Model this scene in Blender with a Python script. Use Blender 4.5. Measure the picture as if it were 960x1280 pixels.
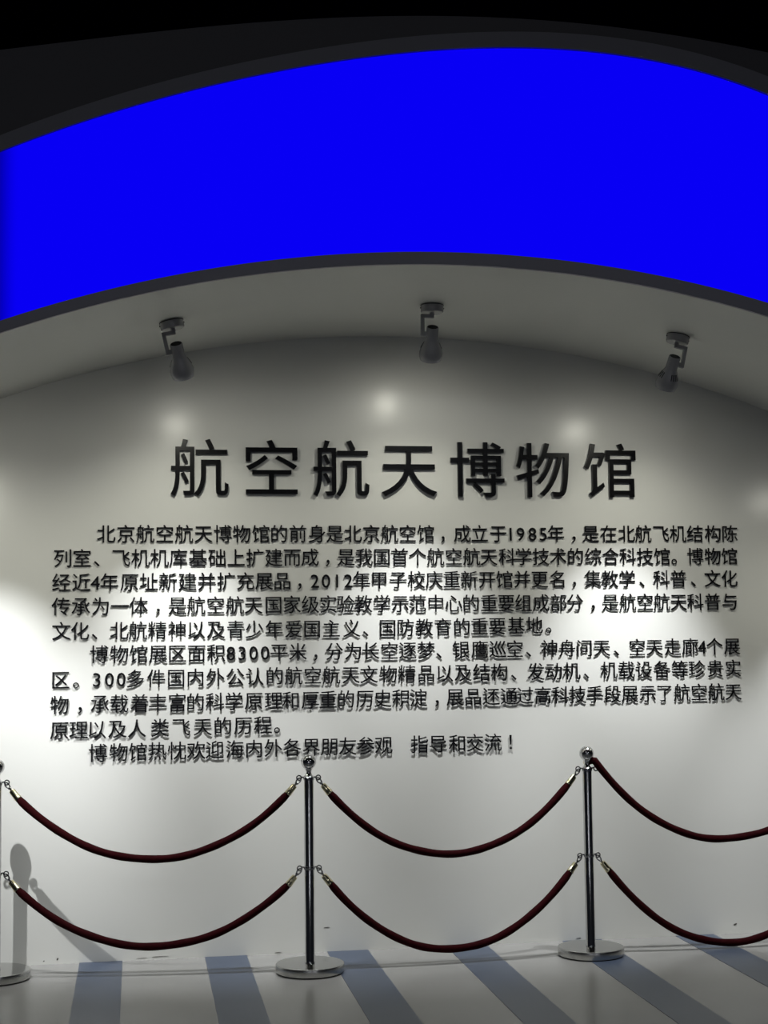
import bpy, bmesh, math, random
from math import sin, cos, pi, sqrt
from mathutils import Vector, Matrix

random.seed(4)
SC = bpy.context.scene
COL = SC.collection
for o in list(bpy.data.objects):
    bpy.data.objects.remove(o)

# ------------------------------------------------------------------ camera
cam_data = bpy.data.cameras.new('camera')
cam_data.sensor_fit = 'VERTICAL'
cam_data.sensor_height = 24.0
cam_data.lens = 1900.0 / 1280.0 * 24.0
cam_data.clip_start = 0.05
cam_data.clip_end = 100
cam = bpy.data.objects.new('camera', cam_data)
COL.objects.link(cam)
R = Matrix(((0.98697, -0.00166, -0.16088),
            (-0.16046, -0.08133, -0.98369),
            (-0.01145, 0.99669, -0.08053)))
cam.matrix_world = Matrix.Translation((0, -7.712, 1.577)) @ R.to_4x4()
SC.camera = cam

# ------------------------------------------------------------------ world, exposure
SC.view_settings.view_transform = 'Standard'
SC.view_settings.look = 'None'
SC.view_settings.exposure = 0.0
SC.view_settings.gamma = 1.0
w = bpy.data.worlds.new('dark_hall')
SC.world = w
w.use_nodes = True
w.node_tree.nodes['Background'].inputs[0].default_value = (0.55, 0.62, 0.8, 1)
w.node_tree.nodes['Background'].inputs[1].default_value = 0.012


def link_light(name, data, loc, target, parent=None):
    o = bpy.data.objects.new(name, data)
    COL.objects.link(o)
    o.location = loc
    o.rotation_euler = (Vector(target) - Vector(loc)).to_track_quat('-Z', 'Y').to_euler()
    return o


# dim general lighting of the exhibition hall behind the visitor
for i, (x, y, e) in enumerate(((-1.5, -8.5, 9), (3.2, -9.0, 9))):
    a = bpy.data.lights.new('hall_light', 'AREA')
    a.shape = 'DISK'
    a.size = 0.35
    a.energy = e
    a.color = (0.9, 0.95, 1.0)
    link_light('hall_light', a, (x, y, 4.6), (1.3, -1.0, 0.6))

for x, e, wd in ((-0.7, 8, 0.35), (2.6, 7, 0.5)):  # added unseen low area lights, put in to streak the poles with reflections
    a = bpy.data.lights.new('pole_streak_light', 'AREA')
    a.shape = 'RECTANGLE'
    a.size = wd
    a.size_y = 1.7
    a.energy = e
    a.color = (0.9, 0.92, 1.0)
    link_light('pole_streak_light', a, (x, -10.5, 0.95), (1.3, 0, 0.9))

LAMP_BEAM = 19.0
LAMP_CORE = 185.0
LAMP_SPILL = 6.0


# ------------------------------------------------------------------ materials
def mat(name, col, rough=0.5, metal=0.0, coat=0.0, noise=None, bump=None, spec=0.5, sheen=0.0):
    m = bpy.data.materials.new(name)
    m.use_nodes = True
    nt = m.node_tree
    b = nt.nodes['Principled BSDF']
    b.inputs['Base Color'].default_value = (*col, 1)
    b.inputs['Roughness'].default_value = rough
    b.inputs['Metallic'].default_value = metal
    b.inputs['Coat Weight'].default_value = coat
    b.inputs['Specular IOR Level'].default_value = spec
    if sheen:
        b.inputs['Sheen Weight'].default_value = sheen
        b.inputs['Sheen Roughness'].default_value = 0.4
        b.inputs['Sheen Tint'].default_value = (0.6, 0.08, 0.1, 1)
    if noise or bump:
        tc = nt.nodes.new('ShaderNodeTexCoord')
    if noise:
        scale, amt = noise
        n = nt.nodes.new('ShaderNodeTexNoise')
        n.inputs['Scale'].default_value = scale
        n.inputs['Detail'].default_value = 4
        nt.links.new(tc.outputs['Object'], n.inputs['Vector'])
        mx = nt.nodes.new('ShaderNodeMix')
        mx.data_type = 'RGBA'
        mx.inputs['A'].default_value = (*[c * (1 - amt) for c in col], 1)
        mx.inputs['B'].default_value = (*[min(1, c * (1 + amt)) for c in col], 1)
        nt.links.new(n.outputs['Fac'], mx.inputs['Factor'])
        nt.links.new(mx.outputs['Result'], b.inputs['Base Color'])
    if bump:
        scale, st = bump
        n = nt.nodes.new('ShaderNodeTexNoise')
        n.inputs['Scale'].default_value = scale
        n.inputs['Detail'].default_value = 2
        nt.links.new(tc.outputs['Object'], n.inputs['Vector'])
        bp = nt.nodes.new('ShaderNodeBump')
        bp.inputs['Strength'].default_value = st
        bp.inputs['Distance'].default_value = 0.01
        nt.links.new(n.outputs['Fac'], bp.inputs['Height'])
        nt.links.new(bp.outputs['Normal'], b.inputs['Normal'])
    return m


M = {
    'wall': mat('white_satin_wall_paint', (0.73, 0.735, 0.705), 0.28, noise=(1.3, 0.03), bump=(2.2, 0.05), spec=0.45),
    'soffit': mat('white_soffit_paint', (0.74, 0.74, 0.69), 0.5, noise=(2.0, 0.03)),
    'floor': mat('pale_grey_floor_paint', (0.28, 0.28, 0.275), 0.26, noise=(3.0, 0.05), bump=(6, 0.04)),
    'stripe': mat('slate_blue_floor_paint', (0.060, 0.080, 0.125), 0.36, noise=(5.0, 0.08)),
    'trim': mat('dark_grey_trim', (0.42, 0.41, 0.47), 0.55),
    'trim2': mat('dark_grey_frame', (0.24, 0.235, 0.265), 0.55),
    'fascia': mat('charcoal_fascia_panel', (0.10, 0.096, 0.105), 0.6, noise=(2.0, 0.08)),
    'dark': mat('black_hall_ceiling', (0.0015, 0.0015, 0.003), 1.0, spec=0.0),
    'letter': mat('black_acrylic', (0.004, 0.004, 0.005), 0.3, spec=0.25),
    'letter_title': mat('black_acrylic_thick', (0.004, 0.004, 0.005), 0.22, spec=0.3),
    'pin': mat('clear_grey_mounting', (0.5, 0.5, 0.5), 0.4),
    'chrome': mat('polished_steel', (0.62, 0.62, 0.62), 0.10, 1.0),
    'steel': mat('brushed_steel', (0.50, 0.50, 0.49), 0.14, 1.0, bump=(60, 0.03)),
    'rim': mat('satin_steel_rim', (0.50, 0.50, 0.48), 0.27, 1.0, noise=(30, 0.25)),
    'brass': mat('pale_brass', (0.72, 0.66, 0.45), 0.16, 1.0),
    'velvet': mat('dark_red_velvet', (0.026, 0.0012, 0.0026), 0.85, noise=(40, 0.35), bump=(220, 0.35), spec=0.08),
    'lamp': mat('pale_grey_lamp_enamel', (0.34, 0.34, 0.35), 0.25, coat=0.7),
    'slot': mat('black_vent_slot', (0.004, 0.004, 0.005), 0.8),
    'rubber': mat('black_rubber', (0.01, 0.01, 0.01), 0.8),
    'scuff': mat('grey_scuff', (0.09, 0.085, 0.075), 0.8),
}


def screen_mat():
    m = bpy.data.materials.new('blue_led_screen')
    m.use_nodes = True
    nt = m.node_tree
    nt.nodes.clear()
    out = nt.nodes.new('ShaderNodeOutputMaterial')
    em = nt.nodes.new('ShaderNodeEmission')
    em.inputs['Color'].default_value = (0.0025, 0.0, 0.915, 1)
    # the screen's emission is weaker at its left-hand end
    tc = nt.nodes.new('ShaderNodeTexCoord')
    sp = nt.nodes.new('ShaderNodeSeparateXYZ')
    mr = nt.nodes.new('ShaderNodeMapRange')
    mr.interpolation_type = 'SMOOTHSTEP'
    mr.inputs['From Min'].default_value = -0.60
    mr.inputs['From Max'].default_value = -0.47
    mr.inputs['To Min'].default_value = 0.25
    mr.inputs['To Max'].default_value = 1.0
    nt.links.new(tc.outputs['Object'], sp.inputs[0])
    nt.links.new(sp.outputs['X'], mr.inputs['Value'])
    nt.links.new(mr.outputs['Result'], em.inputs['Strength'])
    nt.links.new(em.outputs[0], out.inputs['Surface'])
    return m


M['screen'] = screen_mat()


def bulb_mat():
    m = bpy.data.materials.new('lit_lamp_face')
    m.use_nodes = True
    nt = m.node_tree
    nt.nodes.clear()
    out = nt.nodes.new('ShaderNodeOutputMaterial')
    em = nt.nodes.new('ShaderNodeEmission')
    em.inputs['Color'].default_value = (1.0, 0.97, 0.88, 1)
    em.inputs['Strength'].default_value = 14
    nt.links.new(em.outputs[0], out.inputs['Surface'])
    return m


M['bulb'] = bulb_mat()


# ------------------------------------------------------------------ mesh helpers
def obj(name, bm, m, parent=None, smooth=False, loc=None, rot=None):
    me = bpy.data.meshes.new(name)
    bmesh.ops.recalc_face_normals(bm, faces=bm.faces)
    bm.to_mesh(me)
    bm.free()
    if smooth:
        for p in me.polygons:
            p.use_smooth = True
        if hasattr(me, 'set_sharp_from_angle'):
            me.set_sharp_from_angle(angle=math.radians(38))
    me.materials.append(m)
    o = bpy.data.objects.new(name, me)
    COL.objects.link(o)
    if parent:
        o.parent = parent
    if loc is not None:
        o.location = loc
    if rot is not None:
        o.rotation_euler = rot
    return o


def tag(o, label=None, cat=None, group=None, kind=None):
    if label:
        o['label'] = label
    if cat:
        o['category'] = cat
    if group:
        o['group'] = group
    if kind:
        o['kind'] = kind
    return o


def empty(name, loc, label, cat, group=None):
    o = bpy.data.objects.new(name, None)
    o.empty_display_size = 0.1
    COL.objects.link(o)
    o.location = loc
    return tag(o, label, cat, group)


def add_box(bm, x0, x1, y0, y1, z0, z1):
    v = [bm.verts.new(p) for p in ((x0, y0, z0), (x1, y0, z0), (x1, y1, z0), (x0, y1, z0),
                                   (x0, y0, z1), (x1, y0, z1), (x1, y1, z1), (x0, y1, z1))]
    for f in ((0, 3, 2, 1), (4, 5, 6, 7), (0, 1, 5, 4), (1, 2, 6, 5), (2, 3, 7, 6), (3, 0, 4, 7)):
        bm.faces.new([v[i] for i in f])


def frame_of(d):
    d = d.normalized()
    a = Vector((0, 1, 0)) if abs(d.y) < 0.9 else Vector((1, 0, 0))
    u = d.cross(a).normalized()
    return u, d.cross(u).normalized()


def add_tube(bm, pts, r, seg=12, cap=True, closed=False):
    pts = [Vector(p) for p in pts]
    n = len(pts)
    rings = []
    u = None
    for i, p in enumerate(pts):
        if closed:
            d = pts[(i + 1) % n] - pts[i - 1]
        else:
            d = pts[min(i + 1, n - 1)] - pts[max(i - 1, 0)]
        d.normalize()
        if u is None:
            u, v = frame_of(d)
        else:
            u = (u - d * u.dot(d)).normalized()
            v = d.cross(u)
        rr = r[i] if isinstance(r, (list, tuple)) else r
        rings.append([bm.verts.new(p + (u * cos(2 * pi * k / seg) + v * sin(2 * pi * k / seg)) * rr) for k in range(seg)])
    m = n if closed else n - 1
    for i in range(m):
        a, b = rings[i], rings[(i + 1) % n]
        for k in range(seg):
            bm.faces.new((a[k], a[(k + 1) % seg], b[(k + 1) % seg], b[k]))
    if cap and not closed:
        bm.faces.new(rings[0][::-1])
        bm.faces.new(rings[-1])


def add_lathe(bm, prof, seg=32, mtx=None):
    """prof: (radius, z) pairs; radius 0 makes a pole."""
    mtx = mtx or Matrix.Identity(4)
    rings = []
    for r, z in prof:
        if r <= 1e-6:
            rings.append([bm.verts.new(mtx @ Vector((0, 0, z)))])
        else:
            rings.append([bm.verts.new(mtx @ Vector((r * cos(2 * pi * k / seg), r * sin(2 * pi * k / seg), z))) for k in range(seg)])
    for a, b in zip(rings, rings[1:]):
        for k in range(seg):
            k2 = (k + 1) % seg
            if len(a) == 1 and len(b) == 1:
                continue
            if len(a) == 1:
                bm.faces.new((a[0], b[k2], b[k]))
            elif len(b) == 1:
                bm.faces.new((a[k], a[k2], b[0]))
            else:
                bm.faces.new((a[k], a[k2], b[k2], b[k]))


def add_torus(bm, c, R, r, axis='y', seg=20, ms=8):
    pts = []
    for k in range(seg):
        a = 2 * pi * k / seg
        if axis == 'y':
            p = (c[0] + R * cos(a), c[1], c[2] + R * sin(a))
        elif axis == 'x':
            p = (c[0], c[1] + R * cos(a), c[2] + R * sin(a))
        else:
            p = (c[0] + R * cos(a), c[1] + R * sin(a), c[2])
        pts.append(p)
    add_tube(bm, pts, r, ms, closed=True)


# ------------------------------------------------------------------ the setting
X0, X1 = -1.9, 4.4            # extent of the arched canopy bay


def arc_wall(x):              # where the arched soffit meets the wall
    return -2.725 + sqrt(5.85 ** 2 - (x - 1.333) ** 2)


def arc_front(x):             # front lower edge of the soffit
    return -2.219 + sqrt(5.358 ** 2 - (x - 1.315) ** 2)


def arc_sill(x):              # top edge of the lower trim
    return -2.218 + sqrt(5.411 ** 2 - (x - 1.334) ** 2)


def quart(c, lo=-0.6, hi=2.85):
    def f(x):
        def q(t):
            t -= 1.3
            return ((c[0] * t + c[1]) * t + c[2]) * t * t + c[3] * t + c[4]
        if lo <= x <= hi:
            return q(x)
        e = lo if x < lo else hi
        h = 0.01
        s = (q(e + h) - q(e - h)) / (2 * h)
        d = x - e
        return q(e) + s * d - 0.10 * d * d
    return f


arc_top = quart((-0.00523, -0.01659, -0.10331, 0.11535, 4.07842))
arc_frame = quart((-0.00553, -0.01607, -0.09958, 0.11942, 4.14596))
arc_outer = quart((0.00213, -0.00501, -0.06532, 0.04268, 4.23006))

bm = bmesh.new()
add_box(bm, -3.2, 6.2, 0.0, 0.16, -0.05, 3.6)
wall = tag(obj('wall_back', bm, M['wall']), kind='structure')
bm = bmesh.new()
add_box(bm, -6.0, 9.0, -12.0, 0.16, -0.12, -0.002)
floor = tag(obj('floor', bm, M['floor']), kind='structure')
k = -3
for k in range(-4, 10):
    xa = -0.270 + 0.6085 * k
    xb = xa + 0.207
    bm = bmesh.new()
    add_box(bm, xa, xb, -6.5, -0.001, -0.004, 0.0)
    obj('floor_stripe', bm, M['stripe'], floor)
# small scuffs and chips along the foot of the wall
for (x, z, w_, h_) in ((-0.44, 0.015, 0.010, 0.006), (-0.375, 0.022, 0.012, 0.012), (0.12, 0.012, 0.09, 0.003), (0.03, 0.008, 0.06, 0.002),
                       (0.945, 0.118, 0.035, 0.004), (3.10, 0.045, 0.022, 0.012), (0.70, 0.006, 0.04, 0.003), (2.25, 0.01, 0.03, 0.003)):
    bm = bmesh.new()
    n = 9
    c = []
    for q in range(n):
        a = 2 * pi * q / n
        rr = 0.7 + 0.3 * random.random()
        c.append((x + w_ / 2 * cos(a) * rr, z + h_ / 2 * sin(a) * rr + 0.2 * h_ * cos(a)))
    f = [bm.verts.new((p[0], -0.0012, p[1])) for p in c]
    b = [bm.verts.new((p[0], 0.0005, p[1])) for p in c]
    bm.faces.new(f)
    for q in range(n):
        bm.faces.new((f[q], b[q], b[(q + 1) % n], f[(q + 1) % n]))
    obj('scuff_mark', bm, M['scuff'], wall)


def strip(name, m, fa, ya, fb, yb, thick, n=96, smooth=True):
    """Solid strip between the curves (x, ya, fa(x)) and (x, yb, fb(x))."""
    bm = bmesh.new()
    prev = None
    rings = []
    for i in range(n + 1):
        x = X0 + (X1 - X0) * i / n
        a = Vector((x, ya, fa(x)))
        b = Vector((x, yb, fb(x)))
        t = Vector(thick)
        rings.append([bm.verts.new(p) for p in (a, b, b + t, a + t)])
    for r, s in zip(rings, rings[1:]):
        for k in range(4):
            bm.faces.new((r[k], r[(k + 1) % 4], s[(k + 1) % 4], s[k]))
    bm.faces.new(rings[0][::-1])
    bm.faces.new(rings[-1])
    return obj(name, bm, m, smooth=smooth)


tag(strip('soffit', M['soffit'], arc_wall, -0.0005, arc_front, -1.484, (0, 0, 0.03)), kind='structure')
tag(strip('trim_1', M['trim'], arc_front, -1.5, arc_sill, -1.5, (0, 0.015, 0)), kind='structure')
tag(strip('trim_2', M['trim2'], arc_top, -1.5, arc_frame, -1.5, (0, 0.03, 0)), kind='structure')
tag(strip('wall_front', M['fascia'], arc_frame, -1.488, arc_outer, -1.488, (0, 0.10, 0)), kind='structure')
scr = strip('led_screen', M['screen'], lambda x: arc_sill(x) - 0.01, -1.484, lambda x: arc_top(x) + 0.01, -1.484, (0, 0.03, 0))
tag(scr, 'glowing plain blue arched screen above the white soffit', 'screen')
bm = bmesh.new()
add_box(bm, -8, 11, -12, 7, 5.4, 5.5)
tag(obj('ceiling', bm, M['dark']), kind='structure')
bm = bmesh.new()
add_box(bm, -8, 11, 7, 7.1, -0.1, 5.4)
tag(obj('wall_far', bm, M['dark']), kind='structure')


# ------------------------------------------------------------------ raised lettering
TITLE = ('航空航天博物馆', [316, 681, 1039, 1394, 1755, 2106, 2473], [2428, 2428, 2428, 2428, 2427, 2426, 2426])
BODY = [
    ('北京航空航天博物馆的前身是北京航空馆，成立于1985年，是在北航飞机结构陈', [-148,-51,45,142,238,335,432,527,624,718,814,911,1004,1098,1193,1288,1383,1477,1567,1670,1763,1862,1928,1981,2045,2103,2172,2269,2361,2458,2558,2649,2748,2841,2935,3035,3132],
        [2102,2102,2102,2102,2102,2102,2102,2102,2102,2102,2102,2102,2102,2102,2102,2102,2102,2102,2102,2102,2102,2102,2102,2102,2102,2102,2101,2101,2101,2101,2101,2101,2101,2101,2101,2101,2101]),
    ('列室、飞机机库基础上扩建而成，是我国首个航空航天科学技术的综合科技馆。博物馆', [-361,-266,-194,-73,22,116,209,307,402,499,594,690,784,875,966,1061,1155,1247,1339,1433,1527,1623,1718,1810,1907,1995,2089,2182,2276,2372,2467,2561,2656,2749,2816,2934,3031,3125],
        [1981,1981,1981,1981,1981,1981,1981,1981,1981,1981,1981,1981,1982,1982,1982,1982,1982,1982,1982,1982,1982,1982,1982,1981,1981,1981,1981,1981,1981,1981,1981,1981,1980,1980,1980,1980,1980,1980]),
    ('经近4年原址新建并扩充展品，2012年甲子校庆重新开馆并更名，集教学、科普、文化', [-366,-269,-201,-132,-33,63,158,255,351,448,546,640,733,821,899,956,1013,1071,1140,1232,1330,1425,1518,1611,1703,1798,1890,1986,2080,2173,2266,2368,2460,2555,2635,2743,2837,2919,3027,3122],
        [1860,1860,1860,1860,1860,1861,1861,1861,1861,1862,1862,1862,1862,1863,1863,1863,1863,1863,1864,1864,1864,1864,1864,1864,1864,1863,1863,1863,1863,1863,1863,1863,1862,1862,1862,1862,1862,1862,1862,1861]),
    ('传承为一体，是航空航天国家级实验教学示范中心的重要组成部分，是航空航天科普与', [-368,-271,-175,-79,13,108,205,298,395,492,586,687,782,875,967,1056,1148,1245,1339,1430,1525,1619,1711,1807,1898,1990,2085,2179,2268,2365,2460,2555,2650,2742,2835,2927,3024,3118],
        [1741,1741,1741,1741,1741,1741,1741,1741,1741,1741,1741,1741,1742,1742,1742,1742,1742,1742,1742,1742,1742,1741,1741,1741,1741,1740,1740,1740,1740,1740,1739,1739,1739,1739,1739,1738,1738,1738]),
    ('文化、北航精神以及青少年爱国主义、国防教育的重要基地。', [-365,-274,-203,-82,9,105,202,300,397,495,589,689,788,883,982,1086,1158,1272,1366,1463,1561,1660,1754,1848,1949,2046,2122],
        [1620,1619,1619,1619,1619,1619,1619,1619,1619,1619,1618,1618,1618,1618,1618,1618,1618,1618,1618,1619,1620,1620,1621,1622,1623,1624,1624]),
    ('博物馆展区面积8300平米，分为长空逐梦、银鹰巡空、神舟问天、空天走廊4个展', [-180,-82,13,109,205,300,397,471,527,585,643,714,810,900,996,1092,1184,1281,1375,1471,1538,1654,1752,1848,1940,2012,2123,2220,2313,2408,2487,2601,2696,2795,2891,2957,3027,3125],
        [1503,1503,1502,1502,1502,1502,1502,1502,1502,1502,1502,1502,1502,1502,1502,1502,1502,1502,1502,1502,1502,1502,1502,1502,1502,1502,1502,1502,1502,1502,1502,1502,1502,1502,1502,1502,1502,1502]),
    ('区。300多件国内外公认的航空航天文物精品以及结构、发动机、机载设备等珍贵实', [-366,-293,-192,-130,-72,-2,99,198,294,393,493,591,691,787,885,980,1080,1173,1273,1369,1470,1568,1663,1759,1853,1931,2049,2146,2242,2321,2444,2540,2634,2733,2831,2927,3028,3128],
        [1379,1379,1380,1380,1380,1380,1380,1380,1381,1381,1381,1381,1382,1382,1382,1382,1383,1383,1383,1383,1383,1383,1384,1384,1384,1384,1384,1384,1384,1385,1385,1385,1385,1385,1385,1385,1385,1386]),
    ('物，承载着丰富的科学原理和厚重的历史积淀，展品还通过高科技手段展示了航空航天', [-372,-273,-176,-81,17,108,204,294,390,486,584,685,770,871,962,1054,1150,1243,1338,1428,1524,1619,1714,1809,1904,1990,2085,2179,2272,2365,2460,2554,2652,2744,2840,2935,3029,3125],
        [1257,1258,1258,1258,1258,1258,1258,1258,1259,1259,1259,1259,1259,1259,1259,1259,1260,1260,1260,1260,1260,1260,1260,1260,1260,1261,1261,1261,1261,1261,1261,1261,1261,1261,1262,1262,1262,1262]),
    ('原理以及人类飞天的历程。', [-372,-279,-188,-90,5,119,224,330,429,530,630,701],
        [1132,1133,1133,1134,1134,1135,1136,1136,1137,1137,1138,1138]),
    ('博物馆热忱欢迎海内外各界朋友参观指导和交流！', [-185,-84,10,106,202,297,389,489,585,682,778,875,965,1060,1152,1245,1430,1527,1625,1720,1815,1908],
        [1018,1019,1019,1020,1020,1020,1021,1021,1021,1022,1022,1022,1023,1023,1023,1024,1024,1024,1024,1025,1025,1025]),
]
GLYPH = {}


def glyph(ch, em, y_front, y_back, bold, pins, res):
    """Mesh of one character standing on the wall plane, centred on its bounding box in x, on its em box in z."""
    key = (ch, em)
    if key in GLYPH:
        return GLYPH[key]
    cu = bpy.data.curves.new('glyph', 'FONT')
    cu.body = ch
    cu.size = 1.0
    cu.resolution_u = res
    cu.extrude = 0.0
    cu.fill_mode = 'BOTH'
    to = bpy.data.objects.new('glyph', cu)
    COL.objects.link(to)
    dg = bpy.context.evaluated_depsgraph_get()
    dg.update()
    me0 = bpy.data.meshes.new_from_object(to.evaluated_get(dg))
    bpy.data.objects.remove(to)
    bpy.data.curves.remove(cu)
    flat = bmesh.new()
    flat.from_mesh(me0)
    bpy.data.meshes.remove(me0)
    bmesh.ops.remove_doubles(flat, verts=flat.verts, dist=1e-5)
    xs = [v.co.x for v in flat.verts]
    cx = (min(xs) + max(xs)) / 2
    cz = EMC
    for v in flat.verts:
        v.co = Vector(((v.co.x - cx) * em, y_front, (v.co.y - cz) * em))
    # strokes a little heavier than the font's: push the outline outwards in its own plane
    if bold:
        push = {v: Vector((0, 0, 0)) for v in flat.verts}
        cnt = {v: [] for v in flat.verts}
        for e in flat.edges:
            if len(e.link_faces) != 1:
                continue
            a, b = e.verts
            d = b.co - a.co
            nrm = Vector((d.z, 0, -d.x))
            if nrm.length < 1e-9:
                continue
            nrm.normalize()
            fc = e.link_faces[0].calc_center_median()
            if nrm.dot(fc - a.co) > 0:
                nrm = -nrm
            cnt[a].append(nrm)
            cnt[b].append(nrm)
        for v, ns in cnt.items():
            if not ns:
                continue
            s = sum(ns, Vector((0, 0, 0)))
            if s.length < 0.3:
                continue
            s.normalize()
            c = max(0.5, s.dot(ns[0]))
            v.co += s * (bold * em / c)
    front = list(flat.faces)
    pts = [f.calc_center_median() for f in sorted(front, key=lambda f: -f.calc_area())[:6]]
    ext = bmesh.ops.extrude_face_region(flat, geom=front)
    for g in ext['geom']:
        if isinstance(g, bmesh.types.BMVert):
            g.co.y = y_back
    if pins and pts:
        pts.sort(key=lambda p: p.z)
        for p in {0: pts[0], 1: pts[-1]}.values():
            add_box(flat, p.x - 0.001, p.x + 0.001, y_back, -0.0002, p.z - 0.001, p.z + 0.001)
    bmesh.ops.recalc_face_normals(flat, faces=flat.faces)
    me = bpy.data.meshes.new('raised_character')
    flat.to_mesh(me)
    flat.free()
    GLYPH[key] = me
    return me


EMC = 0.37
DIG = '0123456789'
PUN = {'，': 'comma', '。': 'full stop', '、': 'enumeration comma', '！': 'exclamation mark'}
ORD = ['first', 'second', 'third', 'fourth', 'fifth', 'sixth', 'seventh', 'eighth', 'ninth', 'tenth']
TENS = {2: 'twent', 3: 'thirt', 4: 'fort'}
TEEN = ['eleventh', 'twelfth', 'thirteenth', 'fourteenth', 'fifteenth', 'sixteenth', 'seventeenth', 'eighteenth', 'nineteenth']


def ordinal(n):
    if n <= 10:
        return ORD[n - 1]
    if n < 20:
        return TEEN[n - 11]
    return TENS[n // 10] + ('ieth' if n % 10 == 0 else 'y-' + ORD[n % 10 - 1])




def put(name, me, m, x, z, label, cat, group):
    if not me.materials:
        me.materials.append(m)
    o = bpy.data.objects.new(name, me)
    COL.objects.link(o)
    o.location = (x, 0, z)
    return tag(o, label, cat, group)


s, xs, zs = TITLE
place = ['at the left end', 'second from left', 'third from left', 'in the middle', 'third from right', 'second from right', 'at the right end']
for i, ch in enumerate(s):
    put('raised_character', glyph(ch, 0.308, -0.020, -0.0003, 0.003, False, 6), M['letter_title'], xs[i] / 1000, zs[i] / 1000,
        'large raised black character %s %s of the big title' % (ch, place[i]), 'letter', 'large black characters of the title')

for li, (s, xs, zs) in enumerate(BODY):
    ctx = []
    for i, ch in enumerate(s):
        a = s[i - 1] if i else ''
        b = s[i + 1] if i + 1 < len(s) else ''
        ctx.append((a, ch, b))
    for i, ch in enumerate(s):
        a, _, b = ctx[i]
        if ch in PUN:
            kind, name, cat, grp = 'raised black ' + PUN[ch], 'raised_punctuation_mark', 'punctuation mark', 'punctuation marks of the small wall text'
        elif ch in DIG:
            kind, name, cat, grp = 'raised black digit ' + ch, 'raised_digit', 'digit', 'digits of the small wall text'
        else:
            kind, name, cat, grp = 'raised black character ' + ch, 'raised_character', 'letter', 'small black characters of the wall text'
        if a and b:
            where = 'between %s and %s' % (a, b)
        elif b:
            where = 'before %s' % b
        else:
            where = 'after %s' % a
        lab = 'small %s %s, %s from left in %s line' % (kind, where, ordinal(i + 1), ORD[li])
        put(name, glyph(ch, 0.096, -0.0090, -0.0065, 0.007 if ch in DIG else 0.004, True, 3), M['letter'], xs[i] / 1000, zs[i] / 1000 - 0.007, lab, cat, grp)


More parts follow.
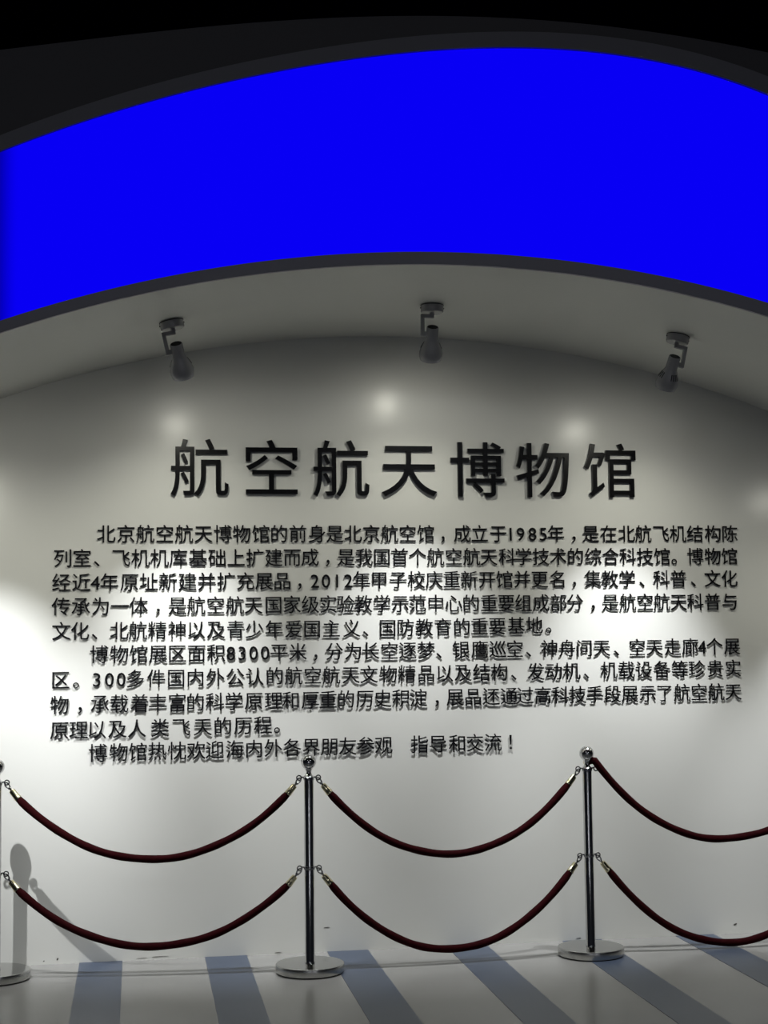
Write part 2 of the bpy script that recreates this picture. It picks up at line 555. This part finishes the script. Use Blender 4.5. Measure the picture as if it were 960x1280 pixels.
# ------------------------------------------------------------------ spotlights
def make_spotlight(x, y, side, aim, label, beam_dir=(0, 0.42, -0.9), slots=0.4, power=1.0):
    """Ceiling spotlight: round mount, cranked arm and flared head; origin on the soffit."""
    t = -y / 1.5
    zc = lambda q: arc_wall(q) * (1 - t) + arc_front(q) * t
    z = zc(x)
    ang = -math.atan((zc(x + 0.05) - zc(x - 0.05)) / 0.1)
    root = empty('spotlight', (x, y, z), label, 'spotlight', 'spotlights under the arched soffit')
    root.rotation_euler = (0, ang, 0)
    bm = bmesh.new()
    add_lathe(bm, [(0, 0.004), (0.050, 0.004), (0.050, -0.004), (0.054, -0.004), (0.054, -0.034), (0.051, -0.038), (0, -0.038)], 36)
    obj('mount', bm, M['lamp'], root, True)
    bm = bmesh.new()
    add_lathe(bm, [(0.0545, -0.002), (0.0555, -0.002), (0.0555, -0.0055), (0.0545, -0.0055), (0.0545, -0.002)], 36)
    obj('mount_seal', bm, M['rubber'], root, True)
    for sx in (-1, 1):
        bm = bmesh.new()
        add_tube(bm, [(sx * 0.053, 0, -0.016), (sx * 0.0575, 0, -0.016)], 0.0035, 8)
        obj('screw', bm, M['slot'], root)
    s = side
    bm = bmesh.new()
    h = 0.0085
    add_lathe(bm, [(0, -0.036), (0.011, -0.036), (0.011, -0.050), (0, -0.050)], 16)
    add_box(bm, min(-s * 0.008, s * 0.055), max(-s * 0.008, s * 0.055), -h, h, -0.064, -0.046)
    add_box(bm, min(s * 0.038, s * 0.055), max(s * 0.038, s * 0.055), -h, h, -0.152, -0.055)
    add_box(bm, min(s * 0.018, s * 0.046), max(s * 0.018, s * 0.046), -h, h, -0.152, -0.130)
    bmesh.ops.bevel(bm, geom=[e for e in bm.edges if e.calc_length() > 0.012], offset=0.0015, segments=1, affect='EDGES')
    obj('arm', bm, M['lamp'], root)
    # head: axis +z of the local lathe points out of the mouth
    pivot = Vector((0, 0, -0.140))
    local = Matrix.Rotation(-ang, 3, 'Y') @ Vector(aim)
    q = local.to_track_quat('Z', 'Y').to_matrix().to_4x4()
    T = Matrix.Translation(pivot) @ q
    bm = bmesh.new()
    prof = [(0.014, -0.036), (0.026, -0.036), (0.0285, -0.033), (0.0285, 0.020), (0.031, 0.032), (0.040, 0.050), (0.050, 0.072),
            (0.0555, 0.094), (0.0555, 0.108), (0.053, 0.122), (0.050, 0.130), (0.0475, 0.130), (0.050, 0.118), (0.051, 0.095), (0.040, 0.056), (0.020, 0.030), (0, 0.028)]
    add_lathe(bm, prof, 40, T)
    head = obj('lamp_head', bm, M['lamp'], root, True)
    # black vent slots round the shoulder and openings in the cap
    for k in range(8):
        a = slots + (k % 4 - 1.5) * 0.24 + ((1.75 if slots > 1 else 2.36) if k > 3 else 0)
        bm = bmesh.new()
        p0, p1 = (0.0375, 0.045), (0.0503, 0.073)
        u = Vector((cos(a), sin(a), 0))
        v = Vector((-sin(a), cos(a), 0)) * 0.0022
        q4 = []
        for (r, zz) in (p0, p1):
            for dr in (0.0013, -0.002):
                for sg in (-1, 1):
                    q4.append(bm.verts.new(T @ (u * (r + dr) + v * sg + Vector((0, 0, zz)))))
        for f in ((0, 1, 5, 4), (2, 6, 7, 3), (0, 4, 6, 2), (1, 3, 7, 5), (0, 2, 3, 1), (4, 5, 7, 6)):
            bm.faces.new([q4[i] for i in f])
        obj('vent_slot', bm, M['slot'], head)
    bm = bmesh.new()
    add_lathe(bm, [(0, -0.0350), (0.0, -0.0372), (0.0235, -0.0372), (0.0250, -0.0360), (0.0250, -0.0350), (0, -0.0350)][1:], 24, T)
    obj('dark_cap', bm, M['slot'], head)
    bm = bmesh.new()
    add_lathe(bm, [(0.0, 0.085), (0.0, 0.1185), (0.030, 0.1165), (0.0478, 0.110), (0.0478, 0.1), (0.02, 0.085), (0, 0.085)][1:6], 32, T)
    obj('bulb', bm, M['bulb'], head, True)
    # the light it gives: a tight beam and a weak wide spill
    Wm = Matrix.Translation((x, y, z)) @ Matrix.Rotation(ang, 4, 'Y')
    src = Wm @ (T @ Vector((0, 0, 0.134)))
    ax = (Wm.to_3x3() @ (q.to_3x3() @ Vector((0, 0, 1))))
    for nm, size, blend, e, rad in (('beam', 108, 1.0, LAMP_BEAM, 0.008), ('core', 54, 1.0, LAMP_CORE, 0.008), ('spill', 150, 0.9, LAMP_SPILL, 0.016)):
        L = bpy.data.lights.new('lamp_' + nm, 'SPOT')
        L.energy = e * power
        L.spot_size = math.radians(size)
        L.spot_blend = blend
        L.shadow_soft_size = rad
        L.color = (0.97, 0.985, 1.0) if nm == 'core' else (1.0, 0.985, 0.86)
        o = bpy.data.objects.new('lamp_' + nm, L)
        COL.objects.link(o)
        o.parent = root
        o.location = Wm.inverted() @ src
        dirn = local if nm == 'spill' or beam_dir is None else Matrix.Rotation(-ang, 3, 'Y') @ Vector((beam_dir[0], beam_dir[1] * (0.86 if nm == 'core' else 1), beam_dir[2]))
        o.rotation_euler = dirn.to_track_quat('-Z', 'Y').to_euler()
    return root


make_spotlight(0.155, -0.838, -1, (0.036, 0.092, -0.137), 'ceiling spotlight with flared head under the soffit, left of the three')
make_spotlight(1.381, -0.748, -1, (0.004, 0.092, -0.140), 'ceiling spotlight with flared head under the soffit, middle of the three', (0, 0.30, -0.9))
make_spotlight(2.564, -0.838, 1, (-0.02, 0.092, -0.137), 'ceiling spotlight with arm on its right side, right of the three', slots=4.2)
# the row goes on past both edges of the picture
make_spotlight(-0.99, -1.22, -1, (0.03, 0.16, -0.137), 'ceiling spotlight beyond the left edge, nearest the blue screen', (0.1, 0.75, -0.8), power=1.1)
make_spotlight(3.74, -0.838, 1, (-0.02, 0.092, -0.137), 'ceiling spotlight beyond the right edge of the picture', power=0.6)


# ------------------------------------------------------------------ stanchions and ropes
EYE_T, EYE_L = 0.904, 0.481


def make_stanchion(x, y, label):
    root = empty('stanchion', (x, y, 0), label, 'stanchion', 'steel rope stanchions along the wall')
    bm = bmesh.new()
    add_lathe(bm, [(0, 0.0), (0.155, 0.0), (0.155, 0.005), (0, 0.005)], 64)
    obj('base_pad', bm, M['rubber'], root, True)
    bm = bmesh.new()
    add_lathe(bm, [(0, 0.0045), (0.157, 0.0045), (0.157, 0.0425), (0.150, 0.0432), (0, 0.0435)], 72)
    obj('base', bm, M['steel'], root, True)
    bm = bmesh.new()
    add_lathe(bm, [(0.1565, 0.0045), (0.1600, 0.0050), (0.1615, 0.0075), (0.1615, 0.0375), (0.1600, 0.0410), (0.1565, 0.0425), (0.1565, 0.0045)], 72)
    obj('base_rim', bm, M['rim'], root, True)
    bm = bmesh.new()
    add_lathe(bm, [(0, 0.043), (0.0245, 0.043), (0.0245, 0.050), (0.0235, 0.052), (0.0235, 0.895), (0.019, 0.897), (0, 0.897)], 40)
    obj('pole', bm, M['chrome'], root, True)
    bm = bmesh.new()
    add_lathe(bm, [(0, 0.893), (0.0255, 0.893), (0.0262, 0.900), (0.0262, 0.908), (0.022, 0.913), (0.016, 0.918), (0, 0.920)], 36)
    for s in (-1, 1):
        add_tube(bm, [(s * 0.022, 0, 0.905), (s * 0.030, 0, 0.907), (s * 0.038, 0, 0.906)], 0.0042, 8)
        add_torus(bm, (s * 0.046, 0, EYE_T), 0.0110, 0.0036, 'y')
    obj('top_collar', bm, M['chrome'], root, True)
    bm = bmesh.new()
    prof = [(0.018, 0.916), (0.0135, 0.924), (0.0125, 0.932), (0.0160, 0.942), (0.021, 0.9495)]
    for k in range(1, 17):
        a = -pi / 2 + 0.52 + (pi - 0.52) * k / 16
        prof.append((0.0365 * cos(a) if k < 16 else 0, 0.979 + 0.0365 * sin(a)))
    add_lathe(bm, prof, 40)
    obj('ball_finial', bm, M['chrome'], root, True)
    bm = bmesh.new()
    add_lathe(bm, [(0.0232, 0.474), (0.0262, 0.475), (0.0270, 0.479), (0.0270, 0.485), (0.0262, 0.489), (0.0232, 0.490)], 36)
    for s in (-1, 1):
        add_tube(bm, [(s * 0.024, 0, 0.484), (s * 0.032, 0, 0.4865), (s * 0.039, 0, 0.484)], 0.0042, 8)
        add_torus(bm, (s * 0.046, 0, EYE_L), 0.0110, 0.0036, 'y')
    obj('lower_ring', bm, M['chrome'], root, True)
    return root


ST = [(-0.645, -0.285), (0.811, -0.443), (2.207, -0.358), (3.68, -0.33)]
make_stanchion(*ST[0], 'polished steel stanchion cut by the left edge, with a wall shadow beside it')
make_stanchion(*ST[1], 'polished steel stanchion in the middle, ball top touching the last text line')
make_stanchion(*ST[2], 'polished steel stanchion on the right, one rope laid over its top collar')
make_stanchion(*ST[3], 'polished steel stanchion beyond the right edge of the picture')


def make_rope(i, j, level, low, label, over=False, low_s=0.5, dz=0.0):
    a = Vector((ST[i][0], ST[i][1], 0))
    b = Vector((ST[j][0], ST[j][1], 0))
    d = (b - a)
    span = d.length
    d.normalize()
    ze = EYE_T if level == 'top' else EYE_L
    root = empty('velvet_rope', (a + b) / 2 + Vector((0, 0, low)), label, 'rope', 'dark red velvet ropes between the stanchions')
    inv = Matrix.Translation(-((a + b) / 2 + Vector((0, 0, low))))
    off = (0.098, 0.072)                        # rope end: along, below the eye
    s0, z0 = off[0], ze - off[1]
    s1, z1 = span - off[0], ze - off[1]
    if over:
        s0, z0 = 0.040, ze + 0.038
    sm = s0 + (s1 - s0) * low_s

    def zq(s):
        if s < sm:
            t = (sm - s) / (sm - s0)
            zz = z0
        else:
            t = (s - sm) / (s1 - sm)
            zz = z1
        return low + (zz - low) * (0.90 * t * t + 0.10 * t ** 4)

    pts = []
    n = 60
    for k in range(n + 1):
        s = s0 + (s1 - s0) * k / n
        p = a + d * s + Vector((0, 0, zq(s)))
        p.z += 0.0012 * sin(s * 17 + i * 2 + (3 if level == 'top' else 0))
        if over and k == 0:
            pass
        pts.append(p)
    if over:
        pts = [a + Vector((0.012, 0.018, ze + 0.030)), a + Vector((0.026, 0.012, ze + 0.039))] + pts
    rad = [0.0182 + 0.0006 * sin(k * 0.9) for k in range(len(pts))]
    rad[0] = rad[-1] = 0.0150
    bm = bmesh.new()
    add_tube(bm, [inv @ p for p in pts], rad, 18)
    obj('cord', bm, M['velvet'], root, True)
    for e in (0, 1):
        if over and e == 0:
            bm = bmesh.new()
            c = inv @ pts[0]
            add_tube(bm, [c + Vector((-0.016, 0.014, -0.004)), c + Vector((-0.012, 0.010, -0.002)), c + Vector((0.004, 0, 0.003))], [0.010, 0.0165, 0.0172], 18)
            obj('ferrule', bm, M['brass'], root, True)
            continue
        p = pts[0] if e == 0 else pts[-1]
        q = pts[1] if e == 0 else pts[-2]
        c = a if e == 0 else b
        sgn = 1 if e == 0 else -1
        eye = c + Vector((sgn * 0.046, 0, ze - 0.0105))
        t = (eye - p).normalized()
        t2 = ((p - q).normalized() + t).normalized()
        L = (eye - p).length
        bm = bmesh.new()
        w0 = p - (p - q).normalized() * 0.004
        add_tube(bm, [inv @ w0, inv @ (p + t * 0.004), inv @ (p + t * 0.006), inv @ (p + t * 0.040), inv @ (p + t * 0.047), inv @ (p + t * 0.051)],
                 [0.0178, 0.0178, 0.0165, 0.0150, 0.0135, 0.006], 20)
        obj('ferrule', bm, M['brass'], root, True)
        bm = bmesh.new()
        add_tube(bm, [inv @ (p + t * 0.050), inv @ (p + t * (L - 0.018))], 0.0055, 8)
        add_tube(bm, [inv @ (p + t * (L - 0.024)), inv @ (p + t * (L - 0.019))], 0.0085, 10)
        # the snap hook: a narrow closed loop through the eye
        u = t
        v = Vector((-t.z * sgn, 0, t.x * sgn)).normalized() * sgn
        m0 = p + t * (L - 0.004)
        loop = [inv @ (m0 + u * 0.0150 * cos(2 * pi * k / 18) + v * 0.0085 * sin(2 * pi * k / 18)) for k in range(18)]
        add_tube(bm, loop, 0.0036, 8, closed=True)
        w1 = p + t * (L - 0.020)
        add_tube(bm, [inv @ w1, inv @ (w1 - v * 0.010 + t * 0.003)], 0.0024, 6)
        obj('snap_hook', bm, M['chrome'], root, True)
    return root


make_rope(0, 1, 'top', 0.536, 'dark red velvet rope, upper of two between left-edge and middle stanchions')
make_rope(0, 1, 'low', 0.133, 'dark red velvet rope, lower of two between left-edge and middle stanchions')
make_rope(1, 2, 'top', 0.518, 'dark red velvet rope, upper of two between middle and right stanchions')
make_rope(1, 2, 'low', 0.067, 'dark red velvet rope, lower of two between middle and right stanchions')
make_rope(2, 3, 'top', 0.537, 'nearly black velvet rope laid over the right stanchion top, leaving the picture', over=True, low_s=0.5)
make_rope(2, 3, 'low', 0.025, 'dark red velvet rope hooked low on the right stanchion, sagging to the floor')
